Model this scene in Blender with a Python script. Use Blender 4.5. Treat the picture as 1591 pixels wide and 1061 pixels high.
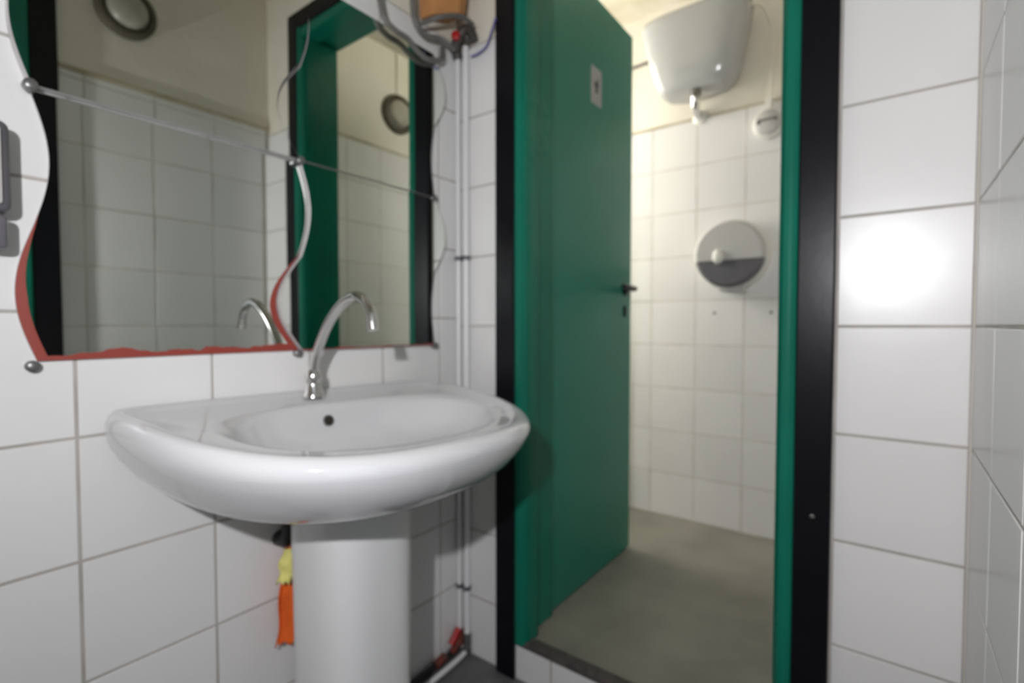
import bpy, bmesh, math, random
from mathutils import Vector, Matrix
random.seed(7)
S = bpy.context.scene
COL = S.collection
for o in list(bpy.data.objects): bpy.data.objects.remove(o)

# ------------------------------------------------------------------ camera
AZ, PITCH = math.radians(36.9), math.radians(-1.82)
cam_d = bpy.data.cameras.new('camera'); cam = bpy.data.objects.new('camera', cam_d); COL.objects.link(cam)
cam_d.sensor_width = 36.0; cam_d.lens = 785.0/1591.0*36.0; cam_d.clip_start = 0.01
cam.location = (1.03, -1.11, 0.98)
fwd = Vector((-math.sin(AZ)*math.cos(PITCH), math.cos(AZ)*math.cos(PITCH), math.sin(PITCH)))
cam.rotation_euler = fwd.to_track_quat('-Z', 'Y').to_euler()
cam_d.dof.use_dof = True; cam_d.dof.focus_distance = 0.35; cam_d.dof.aperture_fstop = 4.6
S.camera = cam
# ------------------------------------------------------------------ world, lights, exposure
W = bpy.data.worlds.new('world'); S.world = W; W.use_nodes = True
W.node_tree.nodes['Background'].inputs[0].default_value = (0.9, 0.95, 1.0, 1)
W.node_tree.nodes['Background'].inputs[1].default_value = 0.35
def light(name, kind, loc, energy, color=(1,1,1), **kw):
    d = bpy.data.lights.new(name, kind); o = bpy.data.objects.new(name, d); COL.objects.link(o)
    o.location = loc; d.energy = energy; d.color = color
    for k, v in kw.items(): setattr(d, k, v)
    return o
# the photographer's flash, held a little above and left of the lens
flash = light('camera_flash', 'SPOT', (1.01, -1.35, 1.205), 26.0, (0.98, 0.975, 1.0), shadow_soft_size=0.014, spot_size=math.radians(165), spot_blend=1.0)
flash.rotation_euler = (fwd+Vector((0.16, 0.08, 0.03))).to_track_quat('-Z', 'Y').to_euler()
S.view_settings.view_transform = 'Standard'; S.view_settings.look = 'None'
S.view_settings.exposure = 0.9; S.view_settings.gamma = 1.0
S.view_settings.use_curve_mapping = False

# ------------------------------------------------------------------ materials
MATS = {}
def mat(name, col, rough=0.5, metal=0.0, noise=0.0, nscale=8.0, bump=0.0, bscale=60.0, col2=None, spec=0.5,
        objvar=0.0, coat=0.0, rvar=0.0, sss=0.0):
    if name in MATS: return MATS[name]
    m = bpy.data.materials.new(name); m.use_nodes = True; MATS[name] = m
    nt = m.node_tree; n = nt.nodes; b = n['Principled BSDF']
    b.inputs['Roughness'].default_value = rough; b.inputs['Metallic'].default_value = metal
    b.inputs['Specular IOR Level'].default_value = spec
    b.inputs['Coat Weight'].default_value = coat; b.inputs['Coat Roughness'].default_value = 0.08
    c = (*col, 1)
    b.inputs['Base Color'].default_value = c
    geo = n.new('ShaderNodeNewGeometry')
    last = None
    if noise > 0 or col2:
        t = n.new('ShaderNodeTexNoise'); t.inputs['Scale'].default_value = nscale; t.inputs['Detail'].default_value = 6
        nt.links.new(geo.outputs['Position'], t.inputs['Vector'])
        mx = n.new('ShaderNodeMix'); mx.data_type = 'RGBA'
        mx.inputs['A'].default_value = c
        mx.inputs['B'].default_value = (*(col2 or tuple(max(0, v*(1-noise)) for v in col)), 1)
        r = n.new('ShaderNodeValToRGB'); r.color_ramp.elements[0].position = 0.35; r.color_ramp.elements[1].position = 0.7
        nt.links.new(t.outputs['Fac'], r.inputs['Fac']); nt.links.new(r.outputs['Color'], mx.inputs['Factor'])
        last = mx.outputs['Result']
        if rvar:
            mr = n.new('ShaderNodeMapRange'); mr.inputs['To Min'].default_value = rough; mr.inputs['To Max'].default_value = rough+rvar
            nt.links.new(t.outputs['Fac'], mr.inputs['Value']); nt.links.new(mr.outputs['Result'], b.inputs['Roughness'])
    if objvar > 0:
        oi = n.new('ShaderNodeObjectInfo'); hs = n.new('ShaderNodeHueSaturation')
        mr = n.new('ShaderNodeMapRange'); mr.inputs['To Min'].default_value = 1-objvar; mr.inputs['To Max'].default_value = 1.0
        nt.links.new(oi.outputs['Random'], mr.inputs['Value']); nt.links.new(mr.outputs['Result'], hs.inputs['Value'])
        if last: nt.links.new(last, hs.inputs['Color'])
        else: hs.inputs['Color'].default_value = c
        last = hs.outputs['Color']
    if last: nt.links.new(last, b.inputs['Base Color'])
    if bump > 0:
        t2 = n.new('ShaderNodeTexNoise'); t2.inputs['Scale'].default_value = bscale; t2.inputs['Detail'].default_value = 3
        nt.links.new(geo.outputs['Position'], t2.inputs['Vector'])
        bp = n.new('ShaderNodeBump'); bp.inputs['Strength'].default_value = bump; bp.inputs['Distance'].default_value = 0.01
        nt.links.new(t2.outputs['Fac'], bp.inputs['Height']); nt.links.new(bp.outputs['Normal'], b.inputs['Normal'])
    return m
TILE = mat('white_glazed_tile', (0.755, 0.745, 0.74), 0.27, noise=0.03, nscale=5, bump=0.05, bscale=9, objvar=0.05, spec=0.42)
GROUT = mat('grey_grout', (0.44, 0.41, 0.375), 0.9, noise=0.2, nscale=14)
GROUT_D = mat('pale_grout', (0.62, 0.59, 0.54), 0.9, noise=0.3, nscale=10)
PAINT = mat('aged_cream_paint', (0.78, 0.745, 0.66), 0.75, col2=(0.68, 0.63, 0.53), nscale=2.2, bump=0.15, bscale=40)
CEIL = mat('mouldy_ceiling_paint', (0.74, 0.71, 0.63), 0.8, col2=(0.50, 0.46, 0.35), nscale=3.5)
PLASTER = mat('rough_plaster', (0.5, 0.48, 0.45), 0.9, noise=0.3, nscale=20, bump=0.5, bscale=80)
GREEN = mat('green_gloss_paint', (0.0045, 0.165, 0.108), 0.24, spec=0.32, noise=0.25, nscale=3, bump=0.04, bscale=30, rvar=0.1)
LEAFG = mat('green_door_paint', (0.011, 0.205, 0.142), 0.26, spec=0.42, col2=(0.014, 0.186, 0.132), nscale=2.5, bump=0.02, bscale=22, rvar=0.12)
BLACK = mat('black_satin_paint', (0.006, 0.006, 0.009), 0.30, spec=0.22, noise=0.3, nscale=8, bump=0.015, bscale=40)
PORC = mat('white_porcelain', (0.61, 0.61, 0.625), 0.07, noise=0.015, nscale=4, coat=0.3)
PORC2 = mat('white_porcelain_satin', (0.70, 0.70, 0.705), 0.20, noise=0.02, nscale=4)
CHROME = mat('chrome', (0.72, 0.71, 0.70), 0.12, 1.0, noise=0.1, nscale=30)
DCHROME = mat('dull_chrome', (0.35, 0.34, 0.33), 0.3, 1.0, noise=0.2, nscale=40)
DARK = mat('dark_hole', (0.02, 0.014, 0.01), 0.7, noise=0.2)
RUBBER = mat('black_rubber', (0.012, 0.012, 0.012), 0.5, noise=0.2)
CABLE = mat('grey_cable', (0.16, 0.155, 0.145), 0.5, noise=0.3, nscale=30)
CABLE_D = mat('dark_cable', (0.06, 0.055, 0.05), 0.5, noise=0.3, nscale=30)
BLUE = mat('blue_wire', (0.10, 0.11, 0.33), 0.5, noise=0.2)
WPIPE = mat('white_pipe', (0.74, 0.74, 0.75), 0.3, noise=0.05)
RED = mat('red_plastic', (0.42, 0.012, 0.012), 0.4, noise=0.2)
RUST = mat('rusty_red', (0.20, 0.035, 0.02), 0.7, col2=(0.08, 0.04, 0.03), nscale=60)
TERRA = mat('orange_terracotta', (0.52, 0.24, 0.08), 0.85, col2=(0.42, 0.20, 0.08), nscale=25, bump=0.3, bscale=70)
FLOOR = mat('grey_floor', (0.135, 0.135, 0.14), 0.45, col2=(0.10, 0.10, 0.105), nscale=20)
FLOORW = mat('grey_beige_floor', (0.27, 0.258, 0.215), 0.36, col2=(0.20, 0.193, 0.165), nscale=5, bump=0.05, bscale=90, rvar=0.15)
STRIP = mat('dark_threshold', (0.05, 0.045, 0.045), 0.7, col2=(0.10, 0.085, 0.075), nscale=40, bump=0.4, bscale=90)
TANK = mat('tank_plastic', (0.44, 0.445, 0.445), 0.16, noise=0.02, nscale=5)
PLAST = mat('white_plastic', (0.74, 0.73, 0.68), 0.3, noise=0.03)
GREYP = mat('grey_plastic', (0.50, 0.49, 0.48), 0.35, noise=0.05)
SMOKE = mat('smoked_window', (0.135, 0.128, 0.145), 0.18, noise=0.2, nscale=15)
DGREY = mat('dark_grey_plastic', (0.11, 0.105, 0.12), 0.4, noise=0.2)
PAPER = mat('paper_sticker', (0.40, 0.39, 0.41), 0.6, noise=0.1, nscale=30)
INK = mat('dark_ink', (0.06, 0.06, 0.065), 0.6, noise=0.1)
ORANGE = mat('orange_cloth', (0.80, 0.13, 0.012), 0.85, noise=0.25, nscale=25, bump=0.3, bscale=120)
YELLOW = mat('yellow_cloth', (0.75, 0.70, 0.22), 0.85, noise=0.25, nscale=25, bump=0.3, bscale=120)
EDGE = mat('ground_glass_edge', (0.60, 0.585, 0.58), 0.35, noise=0.15, nscale=40)
CLIP = mat('grey_clip', (0.20, 0.20, 0.20), 0.35, 0.6, noise=0.2)
LGLASS = mat('dusty_lamp_glass', (0.42, 0.40, 0.34), 0.35, noise=0.15, nscale=20)
LRING = mat('lamp_ring', (0.10, 0.088, 0.062), 0.5, noise=0.3, nscale=20)

def mirror_mat(name, left=0.0, right=0.0, bottom=0.0, top=0.0):
    """silvered glass; the silver has gone near some edges and the red backing paint shows"""
    m = bpy.data.materials.new(name); m.use_nodes = True; nt = m.node_tree; n = nt.nodes
    b = n['Principled BSDF']; b.inputs['Metallic'].default_value = 1.0; b.inputs['Roughness'].default_value = 0.0
    b.inputs['Base Color'].default_value = (0.70, 0.725, 0.685, 1)
    red = n.new('ShaderNodeBsdfPrincipled'); red.inputs['Base Color'].default_value = (0.28, 0.045, 0.032, 1); red.inputs['Roughness'].default_value = 0.45
    uv = n.new('ShaderNodeUVMap'); sp = n.new('ShaderNodeSeparateXYZ'); nt.links.new(uv.outputs['UV'], sp.inputs[0])
    ns = n.new('ShaderNodeTexNoise'); ns.inputs['Scale'].default_value = 6; ns.inputs['Detail'].default_value = 5
    nt.links.new(uv.outputs['UV'], ns.inputs['Vector'])
    nc = n.new('ShaderNodeValToRGB'); nt.links.new(ns.outputs['Fac'], nc.inputs['Fac'])
    nc.color_ramp.elements[0].color = (0.4, 0.4, 0.4, 1); nc.color_ramp.elements[1].color = (1.6, 1.6, 1.6, 1)
    nc.color_ramp.elements[0].position = 0.35; nc.color_ramp.elements[1].position = 0.65
    def math_(op, a, c):
        k = n.new('ShaderNodeMath'); k.operation = op
        for i, v in enumerate((a, c)):
            if isinstance(v, (int, float)): k.inputs[i].default_value = v
            else: nt.links.new(v, k.inputs[i])
        return k.outputs[0]
    u, v = sp.outputs['X'], sp.outputs['Y']
    acc = 0.0
    lowhalf = math_('MAXIMUM', math_('SUBTRACT', 0.55, v), 0.0)      # the sides have gone only low down
    prof = math_('MINIMUM', math_('MULTIPLY', lowhalf, 3.2), 1.0)
    if left:  acc = math_('MAXIMUM', acc, math_('LESS_THAN', u, math_('MULTIPLY', prof, left)))
    if right: acc = math_('MAXIMUM', acc, math_('LESS_THAN', math_('SUBTRACT', 1.0, u), math_('MULTIPLY', prof, right)))
    if bottom: acc = math_('MAXIMUM', acc, math_('LESS_THAN', v, math_('MULTIPLY', nc.outputs['Color'], bottom)))
    if top: acc = math_('MAXIMUM', acc, math_('LESS_THAN', math_('SUBTRACT', 1.0, v), math_('MULTIPLY', nc.outputs['Color'], top)))
    mx = n.new('ShaderNodeMixShader')
    if not isinstance(acc, float): nt.links.new(acc, mx.inputs[0])
    else: mx.inputs[0].default_value = 0
    nt.links.new(b.outputs[0], mx.inputs[1]); nt.links.new(red.outputs[0], mx.inputs[2])
    nt.links.new(mx.outputs[0], n['Material Output'].inputs[0])
    return m

# ------------------------------------------------------------------ mesh helpers
def link(name, me, m, parent=None, smooth=False):
    o = bpy.data.objects.new(name, me); COL.objects.link(o)
    if m is not None and not me.materials: me.materials.append(m)
    if smooth:
        for p in me.polygons: p.use_smooth = True
    if parent is not None: o.parent = parent
    return o
def from_bm(name, bm, m, parent=None, smooth=False, bevel=0.0, seg=2, angle=40, sub=0):
    bmesh.ops.recalc_face_normals(bm, faces=bm.faces)
    me = bpy.data.meshes.new(name); bm.to_mesh(me); bm.free()
    o = link(name, me, m, parent, smooth)
    if bevel:
        k = o.modifiers.new('bevel', 'BEVEL'); k.width = bevel; k.segments = seg; k.limit_method = 'ANGLE'; k.angle_limit = math.radians(angle)
    if sub:
        k = o.modifiers.new('sub', 'SUBSURF'); k.levels = sub; k.render_levels = sub
    if smooth and angle:
        try: me.set_sharp_from_angle(angle=math.radians(angle))
        except Exception: pass
    return o
def add_box(bm, x0, x1, y0, y1, z0, z1):
    vs = [bm.verts.new((x, y, z)) for z in (z0, z1) for y in (y0, y1) for x in (x0, x1)]
    for f in ((0,2,3,1), (4,5,7,6), (0,1,5,4), (2,6,7,3), (0,4,6,2), (1,3,7,5)): bm.faces.new([vs[i] for i in f])
def box(name, b, m, parent=None, bevel=0.0, seg=2):
    bm = bmesh.new(); add_box(bm, *b); return from_bm(name, bm, m, parent, bevel=bevel, seg=seg)
def boxes(name, bs, m, parent=None, bevel=0.0):
    bm = bmesh.new()
    for b in bs: add_box(bm, *b)
    return from_bm(name, bm, m, parent, bevel=bevel)
def smooth_path(pts, n=8):
    pts = [Vector(p) for p in pts]; out = []
    for i in range(len(pts)-1):
        p0 = pts[max(i-1, 0)]; p1 = pts[i]; p2 = pts[i+1]; p3 = pts[min(i+2, len(pts)-1)]
        for k in range(n):
            t = k/n
            out.append(0.5*((2*p1)+(p2-p0)*t+(2*p0-5*p1+4*p2-p3)*t*t+(3*p1-p0-3*p2+p3)*t**3))
    out.append(pts[-1]); return out
def add_tube(bm, pts, r, seg=14):
    rs = r if isinstance(r, (list, tuple)) else [r]*len(pts)
    rings = []; prev = None
    for i, p in enumerate(pts):
        a = pts[max(i-1, 0)]; c = pts[min(i+1, len(pts)-1)]; t = (Vector(c)-Vector(a)).normalized()
        if prev is None:
            ref = Vector((0, 0, 1)) if abs(t.z) < 0.9 else Vector((1, 0, 0)); nrm = t.cross(ref).normalized()
        else: nrm = (prev - t*prev.dot(t)).normalized()
        prev = nrm; bn = t.cross(nrm)
        rings.append([bm.verts.new(Vector(p)+(nrm*math.cos(q)+bn*math.sin(q))*rs[i]) for q in [2*math.pi*k/seg for k in range(seg)]])
    for a, c in zip(rings, rings[1:]):
        for k in range(seg): bm.faces.new((a[k], a[(k+1) % seg], c[(k+1) % seg], c[k]))
    bm.faces.new(rings[0][::-1]); bm.faces.new(rings[-1])
def tube(name, pts, r, m, parent=None, seg=14, n=8):
    bm = bmesh.new(); p = smooth_path(pts, n) if n else [Vector(q) for q in pts]
    add_tube(bm, p, r, seg); return from_bm(name, bm, m, parent, True, angle=50)
def loft(name, rings, m, parent=None, cap0=True, cap1=True, angle=60):
    bm = bmesh.new(); R = [[bm.verts.new(p) for p in r] for r in rings]; n = len(R[0])
    for a, c in zip(R, R[1:]):
        for k in range(n): bm.faces.new((a[k], a[(k+1) % n], c[(k+1) % n], c[k]))
    if cap0: bm.faces.new(R[0][::-1])
    if cap1: bm.faces.new(R[-1])
    return from_bm(name, bm, m, parent, True, angle=angle)
def lathe(name, prof, m, origin, axis, parent=None, seg=48, angle=40):
    """prof: (radius, height along axis) pairs"""
    ax = Vector(axis).normalized(); ref = Vector((0, 0, 1)) if abs(ax.z) < 0.9 else Vector((1, 0, 0))
    u = ax.cross(ref).normalized(); v = ax.cross(u); O = Vector(origin)
    rings = [[O+ax*h+(u*math.cos(q)+v*math.sin(q))*max(r, 1e-4) for q in [2*math.pi*k/seg for k in range(seg)]] for r, h in prof]
    return loft(name, rings, m, parent, angle=angle)
def sup(cx, cy, a, b, z, n=3.0, N=48):
    out = []
    for k in range(N):
        t = 2*math.pi*k/N; c, s = math.cos(t), math.sin(t)
        out.append((cx+a*math.copysign(abs(c)**(2/n), c), cy+b*math.copysign(abs(s)**(2/n), s), z))
    return out
def tag(o, label, cat, group=None, kind=None):
    o['label'] = label; o['category'] = cat
    if group: o['group'] = group
    if kind: o['kind'] = kind
    return o
def empty(name, loc=(0, 0, 0)):
    o = bpy.data.objects.new(name, None); COL.objects.link(o); o.location = loc; o.empty_display_size = 0.05; return o
def under(o, *kids):
    """parent world-space built parts under a thing's Empty without moving them"""
    for k in kids:
        k.parent = o; k.matrix_parent_inverse = Matrix.Translation(-Vector(o.location))
    return o

# ------------------------------------------------------------------ tiles
_tile_cache = {}
def tile_mesh(w, h):
    key = (round(w, 3), round(h, 3))
    if key in _tile_cache: return _tile_cache[key]
    t, e = 0.007, 0.0016; bm = bmesh.new()
    # local: x across, y up, z out of the wall; front at z = 0
    A = [bm.verts.new(p) for p in ((-w/2, -h/2, -t), (w/2, -h/2, -t), (w/2, h/2, -t), (-w/2, h/2, -t))]
    M_ = [bm.verts.new((v.co.x, v.co.y, -e)) for v in A]
    F = [bm.verts.new((v.co.x-math.copysign(e, v.co.x), v.co.y-math.copysign(e, v.co.y), 0)) for v in A]
    for lo, hi in ((A, M_), (M_, F)):
        for k in range(4): bm.faces.new((lo[k], lo[(k+1) % 4], hi[(k+1) % 4], hi[k]))
    bm.faces.new(F)
    me = bpy.data.meshes.new('tile'); bm.to_mesh(me); bm.free(); me.materials.append(TILE)
    _tile_cache[key] = me; return me
def tile_wall(parent, axis, pos, facing, us, vs, holes=(), gap=0.0035, wob=0.0022):
    """axis 0: wall in plane x = pos, u along y; axis 1: plane y = pos, u along x. facing = +-1"""
    for u0, u1 in zip(us, us[1:]):
        for v0, v1 in zip(vs, vs[1:]):
            if u1-u0 < 0.015 or v1-v0 < 0.015: continue
            cu, cv = (u0+u1)/2, (v0+v1)/2
            if any(a <= cu <= b and c <= cv <= d for a, b, c, d in holes): continue
            o = link('tile', tile_mesh(u1-u0-gap, v1-v0-gap), None, parent)
            if axis == 0:
                zx = Vector((facing, 0, 0)); xx = Vector((0, facing, 0)); loc = (pos, cu, cv)
            else:
                zx = Vector((0, facing, 0)); xx = Vector((-facing, 0, 0)); loc = (cu, pos, cv)
            Rm = Matrix((xx, Vector((0, 0, 1)), zx)).transposed().to_4x4()
            Rm = Rm @ Matrix.Rotation(random.gauss(0, wob), 4, 'X') @ Matrix.Rotation(random.gauss(0, wob), 4, 'Y')
            o.matrix_local = Matrix.Translation(Vector(loc)-zx*0.0006) @ Rm
def edges(start, stop, first, pitch=0.2):
    e = [start]; v = first
    while v < stop-1e-4:
        if v > start+1e-4: e.append(v)
        v += pitch
    e.append(stop); return e

XR = 1.137           # right wall of both rooms
YD = 1.2             # far wall of the toilet room
ZC = 2.43            # ceiling
ZW = 0.088           # toilet room floor
YF = -1.62           # wall behind the photographer
BT = 0.15            # thickness of the dividing wall
XL = -0.75           # toilet room left wall
D0, D1, DH = 0.213, 0.885, 2.13     # door frame outer edges, top

def structure(o, label, cat): return tag(o, label, cat, kind='structure')
# floors, ceiling
fl = box('floor', (-0.2, XR+1.3, YF-0.1, 0.0, -0.10, 0.0), FLOOR); structure(fl, 'dark grey floor of the washroom beside the pedestal', 'floor')
fw = box('floor', (XL-0.1, XR+0.1, 0.005, YD+0.1, -0.10, ZW), FLOORW); structure(fw, 'raised grey beige floor of the toilet room beyond the doorway', 'floor')
ce = box('ceiling', (-0.2, XR+1.3, YF-0.1, YD+0.1, ZC, ZC+0.1), CEIL); structure(ce, 'stained cream ceiling over both rooms', 'ceiling')
# left wall (sink and mirrors)
wa = box('wall_left', (-0.12, -0.006, YF, 0.0, 0.0, ZC), PAINT); structure(wa, 'white tiled wall behind the sink and the mirrors', 'wall')
box('grout', (-0.006, -0.0016, YF, 0.0, 0.0, 1.8), GROUT, wa)
tile_wall(wa, 0, 0.0, 1, edges(-1.49, 0.0, -1.49, 0.2)[0:1]+edges(-1.29, 0.0, -1.29, 0.2015), edges(0.0, 1.8, 0.003, 0.1995))
# dividing wall with the toilet doorway
wb = boxes('wall_back', [(XL-0.12, D0, 0.006, BT, 0.0, ZC), (D1, XR+0.12, 0.006, BT, 0.0, ZC), (D0, D1, 0.006, BT, DH, ZC)], PAINT)
structure(wb, 'white tiled wall around the green framed doorway', 'wall')
boxes('grout', [(0.0, D0, 0.0016, 0.006, 0, 1.78), (D1, XR, 0.0016, 0.006, 0, 1.78)], GROUT, wb)
vb = edges(0.0, 1.78, 0.178, 0.2)
tile_wall(wb, 1, 0.0, -1, [0.0, 0.148], vb); tile_wall(wb, 1, 0.0, -1, [0.948, XR], vb)
# riser of the step
rs = box('trim_1', (D0, D1, -0.004, 0.005, 0.0, 0.103), GROUT); structure(rs, 'white tiled riser of the step under the green doorway', 'step')
tile_wall(rs, 1, -0.005, -1, [0.203, 0.328, 0.528, 0.728, 0.889], [0.0, 0.109])
tr = box('trim_2', (D0+0.002, D1-0.002, -0.006, 0.03, ZW+0.006, 0.112), STRIP, bevel=0.003); structure(tr, 'dark crumbling edge strip on the doorway step', 'threshold')
# right wall with the doorway the photographer stands in
yo0, yo1, ho = -1.46, -0.79, 2.10
wc = boxes('wall_right', [(XR+0.006, XR+0.14, yo1, 0.15, 0, ZC), (XR+0.006, XR+0.14, YF, yo0, 0, ZC), (XR+0.006, XR+0.14, yo0, yo1, ho, ZC)], PAINT)
structure(wc, 'white tiled wall at the right edge', 'wall')
box('grout', (XR+0.0016, XR+0.006, -0.745, 0.0, 0, 1.80), GROUT_D, wc)
tile_wall(wc, 0, XR, -1, edges(-0.675, 0.0, -0.61, 0.2), edges(0.0, 1.80, 0.178, 0.2))
wf = box('wall_front', (-0.12, XR+0.14, YF-0.12, YF, 0, ZC), PAINT); structure(wf, 'plain cream wall behind the viewer', 'wall')
# toilet room walls
wd = box('wall_toilet_back', (XL-0.12, XR+0.12, YD+0.006, YD+0.12, 0, ZC), PAINT); structure(wd, 'far wall of the toilet room, tiled below cream paint', 'wall')
box('grout', (XL, XR, YD+0.0016, YD+0.006, ZW, 1.892), GROUT_D, wd)
vd = edges(ZW, 1.892, 0.092, 0.2)[1:] if False else [ZW+0.002+0.2004*k for k in range(10)]
tile_wall(wd, 1, YD, -1, edges(XL, XR, -0.083-3*0.2034, 0.2034), vd)
wr = box('wall_toilet_right', (XR+0.006, XR+0.14, BT, YD+0.12, 0, ZC), PAINT); structure(wr, 'right wall of the toilet room, seen in the mirror', 'wall')
box('grout', (XR+0.0016, XR+0.006, BT, YD, ZW, 1.892), GROUT_D, wr)
tile_wall(wr, 0, XR, -1, edges(BT, YD, 0.19, 0.2), vd)
wy0, wy1, wz0, wz1 = 0.45, 1.12, 1.292, 2.30
wl = boxes('wall_toilet_left', [(XL-0.14, XL-0.006, BT, wy0, 0, ZC), (XL-0.14, XL-0.006, wy1, YD+0.12, 0, ZC), (XL-0.14, XL-0.006, wy0, wy1, 0, wz0), (XL-0.14, XL-0.006, wy0, wy1, wz1, ZC)], PAINT)
structure(wl, 'left wall of the toilet room behind the open door', 'wall')
boxes('grout', [(XL-0.006, XL-0.0016, BT, YD, ZW, wz0), (XL-0.006, XL-0.0016, BT, wy0, wz0, 1.892), (XL-0.006, XL-0.0016, wy1, YD, wz0, 1.892)], GROUT_D, wl)
tile_wall(wl, 0, XL, 1, [BT, 0.30, 0.45, 0.6175, 0.785, 0.9525, 1.12, YD], vd, holes=[(wy0, wy1, wz0, wz1)])
STAIN = mat('stained_tile_edge', (0.42, 0.36, 0.25), 0.8, col2=(0.60, 0.54, 0.42), nscale=9)
box('tile_edge', (XL, XR, YD-0.002, YD+0.006, 1.8925, 1.902), STAIN, wd)
box('tile_edge', (XR-0.002, XR+0.006, BT, YD-0.002, 1.8925, 1.902), STAIN, wr)
box('tile_edge', (XR-0.003, XR+0.006, -0.672, 0.0, 1.8005, 1.814), STAIN, wc)
# window in that wall
wn = empty('window_1', (XL-0.08, (wy0+wy1)/2, wz0)); structure(wn, 'frosted window in the left wall of the toilet room', 'window')
pane_m = bpy.data.materials.new('lit_frosted_pane'); pane_m.use_nodes = True
pb = pane_m.node_tree.nodes['Principled BSDF']; pb.inputs['Base Color'].default_value = (0.8, 0.8, 0.75, 1)
pb.inputs['Emission Color'].default_value = (1.0, 0.95, 0.86, 1); pb.inputs['Emission Strength'].default_value = 8.0
nz = pane_m.node_tree.nodes.new('ShaderNodeTexNoise'); nz.inputs['Scale'].default_value = 90
bpn = pane_m.node_tree.nodes.new('ShaderNodeBump'); bpn.inputs['Strength'].default_value = 0.3
pane_m.node_tree.links.new(nz.outputs['Fac'], bpn.inputs['Height']); pane_m.node_tree.links.new(bpn.outputs['Normal'], pb.inputs['Normal'])
fx0, fx1 = XL-0.10, XL-0.06
wfr = boxes('window_frame', [(fx0, fx1, wy0, wy1, wz0, wz0+0.03), (fx0, fx1, wy0, wy1, wz1-0.03, wz1), (fx0, fx1, wy0, wy0+0.03, wz0+0.03, wz1-0.03), (fx0, fx1, wy1-0.03, wy1, wz0+0.03, wz1-0.03), (fx0, fx1, (wy0+wy1)/2-0.015, (wy0+wy1)/2+0.015, wz0+0.03, wz1-0.03)], PLAST)
p1 = box('pane', (XL-0.085, XL-0.079, wy0+0.03, (wy0+wy1)/2-0.015, wz0+0.03, wz1-0.03), pane_m)
p2 = box('pane', (XL-0.085, XL-0.079, (wy0+wy1)/2+0.015, wy1-0.03, wz0+0.03, wz1-0.03), pane_m)
under(wn, wfr, p1, p2)

# ------------------------------------------------------------------ toilet doorway: black casing, green frame
tk = empty('trim_3', ((D0+D1)/2, -0.01, 0)); structure(tk, 'black painted casing around the toilet doorway', 'door casing')
under(tk, box('casing_board', (0.150, D0, -0.016, 0.004, 0.0, DH+0.065), BLACK, bevel=0.003),
      box('casing_board', (D1, 0.946, -0.016, 0.004, 0.0, DH+0.065), BLACK, bevel=0.003),
      box('casing_board', (D0, D1, -0.016, 0.004, DH, DH+0.065), BLACK, bevel=0.003),
      lathe('screw_head', [(0.004, 0), (0.004, 0.001), (0.001, 0.002)], CHROME, (0.917, -0.016, 0.62), (0, -1, 0), seg=16))
fr = empty('trim_4', ((D0+D1)/2, 0.07, ZW)); structure(fr, 'green gloss painted door frame of the toilet doorway', 'door frame')
def jamb(xa, s):
    """rounded front bead, stop and rebate; s=+1 opens towards +x"""
    prof = [(0.0, -0.012), (0.012, -0.019), (0.024, -0.016), (0.033, -0.004), (0.036, 0.012), (0.036, 0.052), (0.020, 0.056), (0.014, 0.060), (0.014, BT+0.012), (0.0, BT+0.012)]
    bm = bmesh.new()
    lo = [bm.verts.new((xa+s*p, q, 0.104)) for p, q in prof]; hi = [bm.verts.new((xa+s*p, q, DH)) for p, q in prof]
    n = len(prof)
    for k in range(n): bm.faces.new((lo[k], lo[(k+1) % n], hi[(k+1) % n], hi[k]))
    bm.faces.new(lo); bm.faces.new(hi)
    return from_bm('jamb', bm, GREEN, bevel=0.003, seg=2)
bm = bmesh.new(); add_box(bm, D0+0.03, D1-0.03, -0.012, 0.056, DH-0.036, DH); add_box(bm, D0+0.015, D1-0.015, 0.056, BT+0.012, DH-0.016, DH)
under(fr, jamb(D0, 1), jamb(D1, -1), from_bm('head', bm, GREEN, bevel=0.003))
# open door leaf, hinged on the left jamb, standing into the toilet room
LX = 0.205
dr = empty('door_1', (LX, 0.165, ZW)); structure(dr, 'green toilet door standing open into the toilet room', 'door')
leaf = box('leaf', (LX-0.038, LX, 0.168, 0.770, ZW+0.008, 2.098), LEAFG, bevel=0.002)
hk = lathe('handle', [(0.023, 0), (0.023, 0.006), (0.018, 0.009), (0.001, 0.009)], BLACK, (LX, 0.715, 1.118), (1, 0, 0), seg=28)
lev = tube('lever', [(LX+0.004, 0.715, 1.118), (LX+0.030, 0.715, 1.118), (LX+0.046, 0.708, 1.118), (LX+0.050, 0.685, 1.119), (LX+0.050, 0.63, 1.121), (LX+0.048, 0.595, 1.121)], 0.0085, BLACK)
hk2 = lathe('handle', [(0.023, 0), (0.023, 0.006), (0.018, 0.009), (0.001, 0.009)], BLACK, (LX-0.038, 0.715, 1.118), (-1, 0, 0), seg=28)
lev2 = tube('lever', [(LX-0.042, 0.715, 1.118), (LX-0.068, 0.715, 1.118), (LX-0.084, 0.708, 1.118), (LX-0.088, 0.685, 1.119), (LX-0.088, 0.63, 1.121), (LX-0.086, 0.595, 1.121)], 0.0085, BLACK)
esc = loft('keyhole_plate', [sup(0, 0, 0.010, 0.022, 0, 2.4, 28), sup(0, 0, 0.010, 0.022, 0.005, 2.4, 28), sup(0, 0, 0.008, 0.020, 0.006, 2.4, 28)], BLACK)
esc.matrix_world = Matrix.Translation((LX, 0.712, 1.035)) @ Matrix.Rotation(math.radians(90), 4, 'Y') @ Matrix.Rotation(math.radians(90), 4, 'Z')
st = box('sticker', (LX, LX+0.0008, 0.432, 0.508, 1.735, 1.860), PAPER)
bm = bmesh.new()
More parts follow.
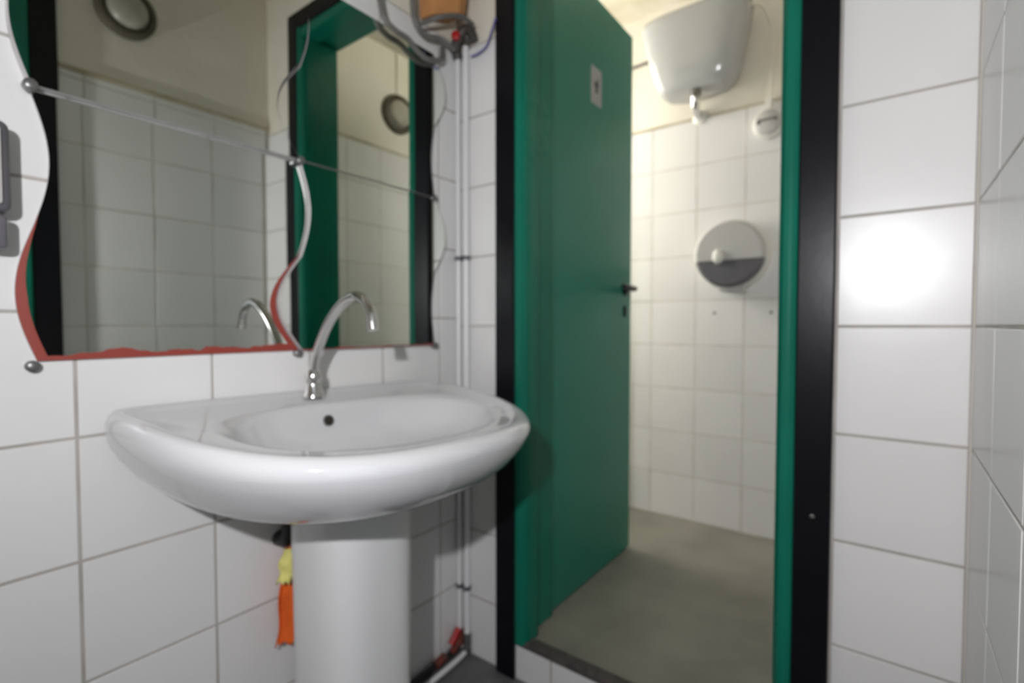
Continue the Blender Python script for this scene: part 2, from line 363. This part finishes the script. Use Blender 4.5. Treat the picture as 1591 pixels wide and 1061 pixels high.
add_box(bm, LX+0.0008, LX+0.0012, 0.455, 0.485, 1.796, 1.812); add_box(bm, LX+0.0008, LX+0.0012, 0.462, 0.478, 1.775, 1.797)
add_box(bm, LX+0.0008, LX+0.0012, 0.478, 0.486, 1.812, 1.828)
stp = from_bm('pictogram', bm, INK)
h1 = tube('hinge', [(LX+0.004, 0.163, 0.18), (LX+0.004, 0.163, 0.27)], 0.007, DCHROME, n=0)
h2 = tube('hinge', [(LX+0.004, 0.163, 1.90), (LX+0.004, 0.163, 1.99)], 0.007, DCHROME, n=0)
under(dr, leaf, hk, hk2, esc, st, h1, h2)
for k, p in ((lev, hk), (lev2, hk2), (stp, st)): k.parent = p
# casing and frame of the doorway behind the viewer (seen in the mirror)
t5 = empty('trim_5', (XR, -0.75, 0)); structure(t5, 'black casing of the second doorway, seen at the left of the mirror', 'door casing')
under(t5, box('casing_board', (XR-0.016, XR+0.006, -0.742, -0.676, 0, ho+0.09), BLACK, bevel=0.003),
      box('casing_board', (XR-0.016, XR+0.006, yo0-0.114, yo0-0.048, 0, ho+0.09), BLACK, bevel=0.003),
      box('casing_board', (XR-0.016, XR+0.006, yo0-0.048, -0.742, ho+0.02, ho+0.09), BLACK, bevel=0.003))
t6 = empty('trim_6', (XR+0.06, -0.77, 0)); structure(t6, 'green frame of the second doorway, seen at the left of the mirror', 'door frame')
under(t6, box('jamb', (XR-0.018, XR+0.15, -0.790, -0.742, 0, ho+0.02), GREEN, bevel=0.006),
      box('jamb', (XR-0.018, XR+0.15, yo0-0.048, yo0, 0, ho+0.02), GREEN, bevel=0.006),
      box('head', (XR-0.018, XR+0.15, yo0, -0.790, ho-0.03, ho+0.02), GREEN, bevel=0.006))

# ------------------------------------------------------------------ washbasin
YS = -0.522
def basin_ring(x0, xc, xf, hw, z, nf=2.8, nb=7.0, N=128, zf=0.0, yc=YS):
    """plan outline: square towards the wall (x0), rounded towards the room (xf); zf lowers the front"""
    out = []
    for k in range(N):
        t = 2*math.pi*k/N; c, s = math.cos(t), math.sin(t)
        n = nf if c >= 0 else nb; a = (xf-xc) if c >= 0 else (xc-x0)
        x = xc+a*math.copysign(abs(c)**(2/n), c); y = yc+hw*math.copysign(abs(s)**(2/n), s)
        w = max(0.0, (x-0.10)/0.43); out.append((x, y, z+zf*w*w*(3-2*w) if w < 1 else z+zf))
    return out
R = []
# underside, outer skin, lip, deck, bowl
R.append(basin_ring(0.002, 0.12, 0.300, 0.150, 0.674, 2.4))
R.append(basin_ring(0.002, 0.12, 0.388, 0.222, 0.677, 2.4))
R.append(basin_ring(0.002, 0.12, 0.422, 0.249, 0.685, 2.4))
R.append(basin_ring(0.002, 0.12, 0.462, 0.279, 0.704, 2.5))
R.append(basin_ring(0.002, 0.12, 0.494, 0.305, 0.730, 2.5, zf=-0.002))
R.append(basin_ring(0.002, 0.12, 0.514, 0.326, 0.760, 2.55, zf=-0.005))
R.append(basin_ring(0.002, 0.12, 0.522, 0.340, 0.787, 2.6, zf=-0.011))
R.append(basin_ring(0.002, 0.12, 0.5235, 0.344, 0.806, 2.6, zf=-0.020))
R.append(basin_ring(0.002, 0.12, 0.520, 0.343, 0.821, 2.6, zf=-0.026))
R.append(basin_ring(0.002, 0.12, 0.514, 0.339, 0.832, 2.6, zf=-0.031))
R.append(basin_ring(0.003, 0.12, 0.506, 0.332, 0.8385, 2.6, zf=-0.034))
R.append(basin_ring(0.014, 0.13, 0.499, 0.324, 0.8385, 2.55, zf=-0.035))
R.append(basin_ring(0.024, 0.14, 0.490, 0.315, 0.832, 2.5, zf=-0.033))
R.append(basin_ring(0.032, 0.15, 0.483, 0.306, 0.827, 2.45, zf=-0.031))
R.append(basin_ring(0.112, 0.24, 0.470, 0.276, 0.824, 2.3, 2.8, zf=-0.028, yc=YS+0.016))
R.append(basin_ring(0.119, 0.25, 0.461, 0.262, 0.819, 2.2, 2.6, zf=-0.024, yc=YS+0.016))
R.append(basin_ring(0.126, 0.26, 0.443, 0.252, 0.806, 2.2, 2.5, zf=-0.010, yc=YS+0.016))
R.append(basin_ring(0.136, 0.26, 0.428, 0.234, 0.772, 2.2, 2.4, yc=YS+0.016))
R.append(basin_ring(0.152, 0.26, 0.402, 0.200, 0.742, 2.1, 2.3, yc=YS+0.016))
R.append(basin_ring(0.180, 0.26, 0.360, 0.140, 0.722, 2.0, 2.1))
R.append(basin_ring(0.220, 0.26, 0.305, 0.060, 0.714, 2.0, 2.0))
R.append(basin_ring(0.240, 0.26, 0.282, 0.025, 0.711, 2.0, 2.0))
R = [[(x, y, z-0.014*(y-YS)-0.0) for x, y, z in r] for r in R]
sk = empty('washbasin', (0.0, YS, 0.674)); tag(sk, 'wide white porcelain washbasin with rounded front on a pedestal', 'sink')
basin = loft('basin', R, PORC, angle=80)
# overflow hole with its rim, in the back slope of the bowl
ovp = Vector((0.1325, YS-0.005, 0.790)); ovn = Vector((0.97, 0, 0.22)).normalized()
ov = lathe('overflow_hole', [(0.0085, -0.004), (0.0085, 0.0018), (0.0, 0.0018)], DARK, ovp, ovn, seg=28)
ovr = lathe('overflow_ring', [(0.0085, 0.0005), (0.0115, 0.0005), (0.0110, 0.0028), (0.0090, 0.0028), (0.0085, 0.0015)], DCHROME, ovp, ovn, seg=32)
drn = lathe('drain', [(0.026, 0.0), (0.026, 0.004), (0.018, 0.005), (0.016, 0.001), (0.0, 0.001)], CHROME, (0.26, YS, 0.711), (0, 0, 1), seg=36)
under(sk, basin, ov, drn); ovr.parent = ov
# pedestal
pr = []
for z, a, b in ((0.0, 0.112, 0.112), (0.03, 0.110, 0.110), (0.06, 0.102, 0.101), (0.20, 0.099, 0.098), (0.45, 0.101, 0.100), (0.60, 0.103, 0.102), (0.655, 0.107, 0.106), (0.6725, 0.108, 0.107)):
    pr.append(sup(0.178, -0.505, a, b, z, 3.0, 64))
pd = loft('basin_pedestal', pr, PORC2, angle=50); tag(pd, 'white porcelain pedestal column under the washbasin', 'pedestal')
# faucet
FX, FY = 0.064, -0.516
fc = empty('faucet', (FX, FY, 0.832)); tag(fc, 'chrome swan-neck faucet on the washbasin', 'faucet')
fb = lathe('base', [(0.021, -0.003), (0.021, 0.003), (0.0175, 0.008), (0.0165, 0.022), (0.0150, 0.025), (0.0150, 0.030), (0.0165, 0.033), (0.0160, 0.046), (0.0130, 0.052), (0.0118, 0.056)], CHROME, (FX, FY, 0.832), (0, 0, 1), seg=40)
sp = tube('spout', [(FX, FY, 0.876), (FX+0.007, FY, 0.907), (FX+0.026, FY, 0.943), (FX+0.056, FY, 0.983), (FX+0.095, FY, 1.017), (FX+0.133, FY, 1.034), (FX+0.160, FY, 1.033), (FX+0.181, FY, 1.020), (FX+0.192, FY, 1.002), (FX+0.197, FY, 0.985)], 0.0098, CHROME, seg=24, n=10)
ae = lathe('aerator', [(0.0095, 0.016), (0.0110, 0.015), (0.0110, 0.0), (0.009, -0.001), (0.001, 0.002)], CHROME, (FX+0.199, FY, 0.972), (-0.2, 0, 1), seg=28)
under(fc, fb, sp, ae)

# trap hose behind the pedestal and the cloth hung on it
hs = empty('waste_hose', (0.048, -0.55, 0.53)); tag(hs, 'black waste hose behind the pedestal under the washbasin', 'hose')
under(hs, tube('hose', [(0.048, -0.545, 0.672), (0.048, -0.550, 0.62), (0.046, -0.558, 0.565), (0.034, -0.560, 0.538), (0.0, -0.560, 0.530)], 0.016, RUBBER, seg=16),
      lathe('collar', [(0.020, 0), (0.020, 0.022), (0.017, 0.024)], RUBBER, (0.046, -0.558, 0.548), (0, 0.1, 1), seg=24))
def cloth(name, cx, cy, z0, z1, w0, w1, m, folds, ph, lean=0.0):
    bm = bmesh.new(); NV, NU = 24, 22; rows = []
    for j in range(NV+1):
        t = j/NV; z = z1+(z0-z1)*t; w = w1+(w0-w1)*t**1.5; row = []
        for i in range(NU+1):
            s = i/NU-0.5
            row.append(bm.verts.new((cx+0.010*math.sin(folds*s*6.28+ph+t*1.2)*(0.5+0.7*t)+0.3*lean*t, cy+s*w+lean*t+0.004*math.sin(9*t+ph), z+0.004*math.cos(5*s*6.28)*t)))
        rows.append(row)
    for a, c in zip(rows, rows[1:]):
        for i in range(NU): bm.faces.new((a[i], a[i+1], c[i+1], c[i]))
    o = from_bm(name, bm, m, smooth=True, angle=0); k = o.modifiers.new('solid', 'SOLIDIFY'); k.thickness = 0.003
    return o
cl = empty('cleaning_cloth', (0.045, -0.56, 0.322)); tag(cl, 'orange cloth with a yellow top hanging beside the pedestal', 'cloth')
under(cl, cloth('orange_cloth', 0.040, -0.553, 0.322, 0.520, 0.062, 0.046, ORANGE, 1.3, 0.4, -0.006),
      cloth('yellow_fold', 0.058, -0.566, 0.462, 0.526, 0.034, 0.034, YELLOW, 0.9, 1.1, -0.008))

# ------------------------------------------------------------------ mirrors
ZB, ZM, ZT = 0.925, 1.330, 1.735
EDG = {'l': (-0.934, 0.020, 0.022), 'm': (-0.512, 0.022, 0.050), 'r': (-0.118, 0.044, 0.012)}
def wave(key, t):
    y0, up, dn = EDG[key]           # upper half of a tile swells one way, the lower half the other
    s = math.sin(2*math.pi*(t-0.5)); return y0+(up*s if s > 0 else dn*s)
def mirror_tile(label, ka, kb, z0, z1, xb, xf, mm, clips):
    root = empty('mirror_tile', (xf, (EDG[ka][0]+EDG[kb][0])/2, z0)); tag(root, label, 'mirror', 'wavy mirror tiles over the washbasin')
    N = 40; g = 0.0015
    bm = bmesh.new(); uvl = bm.loops.layers.uv.new('UVMap'); L = []
    for j in range(N+1):
        t = j/N; z = z0+g+(z1-z0-2*g)*t; ya, yb = wave(ka, t)+g, wave(kb, t)-g
        L.append([(bm.verts.new((xf, ya+(yb-ya)*i/4, z)), (i/4, t)) for i in range(5)])
    for a, c in zip(L, L[1:]):
        for i in range(4):
            q = (a[i], a[i+1], c[i+1], c[i]); f = bm.faces.new([v for v, _ in q])
            for lp, (_, uvv) in zip(f.loops, q): lp[uvl].uv = uvv
    me = bpy.data.meshes.new('glass'); bm.to_mesh(me); bm.free(); glass = link('glass', me, mm)
    bm = bmesh.new(); F = []; Bk = []
    per = [(wave(ka, j/N)+g, z0+g+(z1-z0-2*g)*j/N) for j in range(N+1)] + [(wave(kb, j/N)-g, z0+g+(z1-z0-2*g)*j/N) for j in range(N, -1, -1)]
    F = [bm.verts.new((xf-0.0004, y, z)) for y, z in per]; Bk = [bm.verts.new((xb, y, z)) for y, z in per]; n = len(per)
    for k in range(n): bm.faces.new((F[k], F[(k+1) % n], Bk[(k+1) % n], Bk[k]))
    bm.faces.new(Bk)
    edge = from_bm('edge', bm, EDGE, smooth=False)
    kids = [glass, edge]
    for (y, z) in clips:
        kids.append(lathe('clip', [(0.0085, -0.010), (0.0085, 0.004), (0.006, 0.006), (0.001, 0.0065)], CLIP, (xf, y, z), (1, 0, 0), seg=24))
    return under(root, *kids)
MP = mirror_mat('mirror_silver')
mirror_tile('upper left wavy mirror tile, proud of the one below', 'l', 'm', ZM, ZT, 0.001, 0.022, mirror_mat('mirror_silver_aged'), [(-0.934, ZM)])
mirror_tile('lower left wavy mirror tile with red peeling edges', 'l', 'm', ZB, ZM, 0.001, 0.007, mirror_mat('mirror_red_edges', 0.034, 0.036, 0.030), [(-0.938, ZB-0.006), (-0.516, ZB-0.005)])
mirror_tile('upper right wavy mirror tile under the hanging cables', 'm', 'r', ZM, ZT-0.016, 0.001, 0.020, MP, [(-0.512, ZM)])
mirror_tile('lower right wavy mirror tile behind the faucet', 'm', 'r', ZB, ZM, 0.001, 0.018, mirror_mat('mirror_worn_bottom', 0.0, 0.0, 0.008), [(-0.118, ZM), (-0.118, ZB)])

# ------------------------------------------------------------------ soap dispenser at the left edge
so = empty('soap_dispenser', (0.0, -1.005, 1.05)); tag(so, 'grey wall soap dispenser cut off at the left edge', 'soap dispenser')
under(so, box('body', (0.001, 0.055, -1.055, -0.961, 1.135, 1.262), DGREY, bevel=0.012, seg=4), box('tank', (0.001, 0.052, -1.053, -0.965, 1.085, 1.134), SMOKE, bevel=0.008, seg=3),
      box('front_panel', (0.054, 0.062, -1.045, -0.971, 1.145, 1.25), GREYP, bevel=0.004), box('push_button', (0.06, 0.072, -1.020, -0.980, 1.15, 1.19), GREYP, bevel=0.004))

# ------------------------------------------------------------------ pipes in the corner
def pipe(label, x, y, z0, z1, r):
    o = empty('water_pipe', (x, y, z0)); tag(o, label, 'pipe', 'water pipes in the corner')
    kids = [tube('tube', [(x, y, z0), (x, y, z1)], r, WPIPE, n=0, seg=20)]
    for zc in (1.175, 0.205): kids.append(lathe('clamp', [(r+0.001, -0.006), (r+0.003, -0.006), (r+0.003, 0.006), (r+0.001, 0.006)], DGREY, (x, y, zc), (0, 0, 1), seg=20))
    return under(o, *kids)
pipe('white vertical water pipe right in the corner, left of two', 0.013, -0.016, 0.06, 1.775, 0.0078)
pipe('white vertical water pipe in the corner, nearest the black casing', 0.040, -0.013, 0.06, 1.80, 0.0088)
vl = empty('floor_valve', (0.03, -0.03, 0.0)); tag(vl, 'rusty valve with red handle at the foot of the corner pipes', 'valve')
under(vl, lathe('fitting', [(0.012, 0), (0.014, 0.01), (0.011, 0.02), (0.014, 0.03), (0.012, 0.06)], DCHROME, (0.040, -0.013, 0.01), (0, 0, 1), seg=20),
      lathe('fitting', [(0.011, 0), (0.013, 0.01), (0.010, 0.02), (0.013, 0.04)], RUST, (0.013, -0.016, 0.03), (0, 0, 1), seg=20),
      tube('handle', [(0.022, -0.030, 0.085), (0.020, -0.045, 0.065), (0.018, -0.06, 0.048)], 0.010, RED, seg=12),
      tube('elbow', [(0.013, -0.018, 0.04), (0.014, -0.03, 0.028), (0.016, -0.06, 0.022)], 0.010, RUST, seg=12))
hp = empty('supply_hose', (0.03, -0.15, 0.02)); tag(hp, 'white supply hose with red end running along the floor to the pedestal', 'hose')
under(hp, tube('hose', [(0.040, -0.025, 0.014), (0.044, -0.06, 0.013), (0.048, -0.12, 0.013), (0.050, -0.20, 0.013)], 0.0075, WPIPE),
      tube('coupling', [(0.018, -0.085, 0.026), (0.020, -0.125, 0.022)], 0.012, RUST, seg=14, n=0),
      tube('dark_pipe', [(0.017, -0.055, 0.022), (0.018, -0.12, 0.020), (0.022, -0.25, 0.02)], 0.0085, RUBBER))

# ------------------------------------------------------------------ cables and fittings in the top corner
tc = empty('terracotta_block', (0.0, -0.06, 1.855)); tag(tc, 'orange terracotta piece at the top of the pipe corner', 'terracotta')
bm = bmesh.new()
lo = [(0.0, -0.155, 1.800), (0.050, -0.150, 1.800), (0.078, -0.080, 1.822), (0.070, -0.045, 1.838), (0.0, -0.045, 1.838)]
hi = [(0.0, -0.165, 1.98), (0.060, -0.160, 1.98), (0.090, -0.075, 1.98), (0.080, -0.030, 1.98), (0.0, -0.030, 1.98)]
a = [bm.verts.new(p) for p in lo]; c = [bm.verts.new(p) for p in hi]
for k in range(5): bm.faces.new((a[k], a[(k+1) % 5], c[(k+1) % 5], c[k]))
bm.faces.new(a); bm.faces.new(c)
under(tc, from_bm('block', bm, TERRA, bevel=0.008, seg=3))
def cable(label, pts, r, m, name='cable'): 
    o = tube(name, pts, r, m, seg=12); tag(o, label, 'cable', 'cables above the mirrors'); return o
cable('grey cable looping down over the top of the right mirror', [(0.032, -0.318, 1.90), (0.032, -0.314, 1.80), (0.034, -0.300, 1.728), (0.036, -0.268, 1.708), (0.036, -0.225, 1.705), (0.034, -0.190, 1.690), (0.033, -0.155, 1.685), (0.032, -0.105, 1.705), (0.008, -0.075, 1.755)], 0.0075, CABLE)
cable('grey cable hanging beside the terracotta piece', [(0.034, -0.212, 1.95), (0.034, -0.208, 1.82), (0.034, -0.198, 1.762), (0.036, -0.165, 1.742), (0.036, -0.112, 1.755), (0.036, -0.055, 1.752)], 0.0075, CABLE)
cable('grey cable curving under the terracotta piece', [(0.045, -0.195, 1.752), (0.076, -0.150, 1.782), (0.090, -0.09, 1.808), (0.088, -0.035, 1.812)], 0.006, CABLE)
cable('thin blue wire beside the black casing', [(0.062, -0.012, 1.742), (0.090, -0.014, 1.742), (0.118, -0.014, 1.752), (0.140, -0.022, 1.772), (0.160, -0.024, 1.81)], 0.003, BLUE, 'wire')
fv = empty('pipe_valve', (0.04, -0.03, 1.77)); tag(fv, 'dark valve with a red knob on top of the corner pipes', 'valve')
under(fv, tube('body', [(0.013, -0.016, 1.750), (0.018, -0.03, 1.775), (0.032, -0.035, 1.792), (0.050, -0.030, 1.812), (0.068, -0.024, 1.806), (0.076, -0.02, 1.78)], 0.014, CABLE_D, seg=16),
      lathe('knob', [(0.011, 0), (0.013, 0.004), (0.012, 0.012), (0.004, 0.015)], RED, (0.036, -0.047, 1.790), (0.5, -0.85, 0), seg=20),
      lathe('nut', [(0.013, 0), (0.013, 0.02), (0.009, 0.024)], DCHROME, (0.040, -0.013, 1.775), (0, 0, 1), seg=6),
      lathe('nut', [(0.011, 0), (0.011, 0.018), (0.009, 0.02)], DCHROME, (0.013, -0.016, 1.745), (0, 0, 1), seg=6))

# ------------------------------------------------------------------ bulkhead lamps (seen in the mirror)
def bulkhead(label, loc, r):
    o = empty('wall_lamp', loc); tag(o, label, 'lamp', 'round bulkhead wall lamps'); x, y, z = loc
    under(o, lathe('base', [(r, 0), (r, 0.022), (r*0.97, 0.030), (r*0.84, 0.034), (r*0.74, 0.02), (0.001, 0.018)], LRING, loc, (-1, 0, 0)),
          lathe('glass', [(r*0.70, 0.018), (r*0.68, 0.036), (r*0.56, 0.050), (r*0.32, 0.058), (0.001, 0.060)], LGLASS, loc, (-1, 0, 0)))
    return o
l1 = bulkhead('round lamp at the top left of the mirror', (XR+0.006, -0.492, 2.055), 0.088)
l2 = bulkhead('round lamp seen in the mirror through the green doorway', (XR+0.006, 0.705, 2.100), 0.100)
under(l2, tube('conduit', [(XR+0.000, 0.705, 2.19), (XR+0.000, 0.705, ZC)], 0.006, PAINT, n=0))

# ------------------------------------------------------------------ toilet cistern
TX, TY = 0.345, 1.105
tn = empty('cistern', (TX, TY, 1.972)); tag(tn, 'high white plastic toilet cistern on the far wall', 'cistern')
def tr_ring(x0, x1, y0, z, n=3.4): return sup((x0+x1)/2, (y0+1.195)/2, (x1-x0)/2, (1.195-y0)/2, z, n, 56)
body = loft('tank', [tr_ring(0.235, 0.440, 1.075, 1.972), tr_ring(0.212, 0.468, 1.050, 1.975), tr_ring(0.195, 0.492, 1.036, 1.986), tr_ring(0.184, 0.508, 1.026, 2.006),
                     tr_ring(0.166, 0.526, 1.014, 2.06), tr_ring(0.144, 0.547, 1.002, 2.16), tr_ring(0.126, 0.562, 0.995, 2.245)], TANK, angle=70)
lid = loft('lid', [tr_ring(0.124, 0.564, 0.993, 2.245), tr_ring(0.121, 0.567, 0.990, 2.262), tr_ring(0.126, 0.562, 0.995, 2.280), tr_ring(0.145, 0.543, 1.014, 2.291), tr_ring(0.22, 0.47, 1.06, 2.295)], TANK, angle=70)
elb = tube('flush_elbow', [(0.348, 1.085, 1.978), (0.348, 1.088, 1.945), (0.344, 1.100, 1.918), (0.340, 1.130, 1.903), (0.336, 1.19, 1.898)], 0.0165, CHROME, seg=20)
eln = lathe('nut', [(0.024, 0), (0.024, 0.026), (0.018, 0.03)], DCHROME, (0.348, 1.085, 1.945), (0, 0, 1), seg=8)
ell = lathe('wall_flange', [(0.030, 0), (0.030, 0.004), (0.020, 0.012), (0.016, 0.012)], PLAST, (0.336, 1.199, 1.898), (0, -1, 0), seg=28)
inl = tube('inlet', [(-0.06, 1.10, 2.150), (0.06, 1.10, 2.155), (0.16, 1.10, 2.16)], 0.009, DCHROME)
pul = tube('cord', [(0.556, 1.06, 2.235), (0.598, 1.09, 2.238), (0.622, 1.15, 2.18), (0.626, 1.185, 2.10), (0.622, 1.19, 1.98), (0.618, 1.19, 1.86)], 0.0045, PAINT)
under(tn, body, lid, elb, eln, ell, inl, pul)
# round box on the wall under the cord
rb = empty('round_wall_box', (0.616, 1.2, 1.80)); tag(rb, 'round white box on the toilet wall, half behind the right jamb', 'wall box')
O = (0.616, 1.2, 1.80)
under(rb, lathe('base', [(0.060, 0), (0.060, 0.030), (0.055, 0.034), (0.048, 0.034)], PLAST, O, (0, -1, 0)),
      lathe('cover', [(0.050, 0.030), (0.049, 0.044), (0.042, 0.050), (0.001, 0.052)], GREYP, O, (0, -1, 0)),
      box('slot', (0.580, 0.652, 1.146, 1.152, 1.803, 1.812), CLIP, bevel=0.002),
      lathe('screw', [(0.007, 0), (0.007, 0.004), (0.001, 0.005)], INK, (0.584, 1.152, 1.800), (0, -1, 0), seg=16),
      lathe('screw', [(0.007, 0), (0.007, 0.004), (0.001, 0.005)], INK, (0.645, 1.152, 1.806), (0, -1, 0), seg=16),
      box('gland', (0.604, 0.630, 1.166, 1.196, 1.850, 1.90), PLAST, bevel=0.004))
# paper dispenser
DP = (0.487, YD, 1.276)
dp = empty('paper_dispenser', DP); tag(dp, 'round white toilet paper dispenser with dark lower window', 'paper dispenser')
def half_disc(name, r, z_cut, top, m, y0, y1, r1):
    bm = bmesh.new(); N = 48; a0 = math.asin(z_cut/r)
    ang = [a0+(math.pi-2*a0)*k/N for k in range(N+1)] if top else [math.pi-a0+(math.pi+2*a0)*k/N for k in range(N+1)]
    rings = []
    for y, rr in ((y0, r), ((y0+y1*3)/4, r), (y1, r1)):
        s = rr/r; rings.append([bm.verts.new((DP[0]+r*s*math.cos(t), y, DP[2]+max(-9, r*s*math.sin(t) if not (abs(r*math.sin(t)-z_cut) < 1e-6) else z_cut))) for t in ang])
    n = N+1
    for p, q in zip(rings, rings[1:]):
        for k in range(n): bm.faces.new((p[k], p[(k+1) % n], q[(k+1) % n], q[k]))
    bm.faces.new(rings[0]); bm.faces.new(rings[-1])
    return from_bm(name, bm, m, smooth=True, angle=30)
under(dp, lathe('back_plate', [(0.146, 0.0), (0.146, 0.052), (0.141, 0.060), (0.120, 0.060)], PLAST, DP, (0, -1, 0), seg=64),
      half_disc('cover', 0.137, -0.026, True, GREYP, YD-0.055, YD-0.112, 0.126),
      half_disc('window', 0.137, -0.027, False, SMOKE, YD-0.055, YD-0.108, 0.124),
      loft('button', [[(DP[0]-0.038+p[0], YD-0.111-h, DP[2]-0.012+p[1]) for p in sup(0, 0, a_, b_, 0, 2.2, 32)] for h, a_, b_ in ((0, 0.021, 0.030), (0.010, 0.020, 0.029), (0.016, 0.015, 0.023), (0.018, 0.004, 0.006))], PLAST),
      box('chin', (DP[0]-0.04, DP[0]+0.055, YD-0.085, YD-0.004, DP[2]-0.152, DP[2]-0.128), GREYP, bevel=0.006))
# two drilled plugs in the tiles
for lab, x in (('small dark wall plug in the tile below the paper dispenser', 0.407), ('small dark wall plug nearest the right jamb', 0.632)):
    o = lathe('wall_plug', [(0.006, -0.004), (0.006, 0.001), (0.003, 0.002), (0.001, 0.0)], DGREY, (x, YD, 1.034), (0, -1, 0), seg=20)
    tag(o, lab, 'wall plug', 'wall plugs in the far wall')
S.cycles.blur_glossy = 0.35
S.cycles.sample_clamp_indirect = 6.0
S.cycles.use_denoising = True
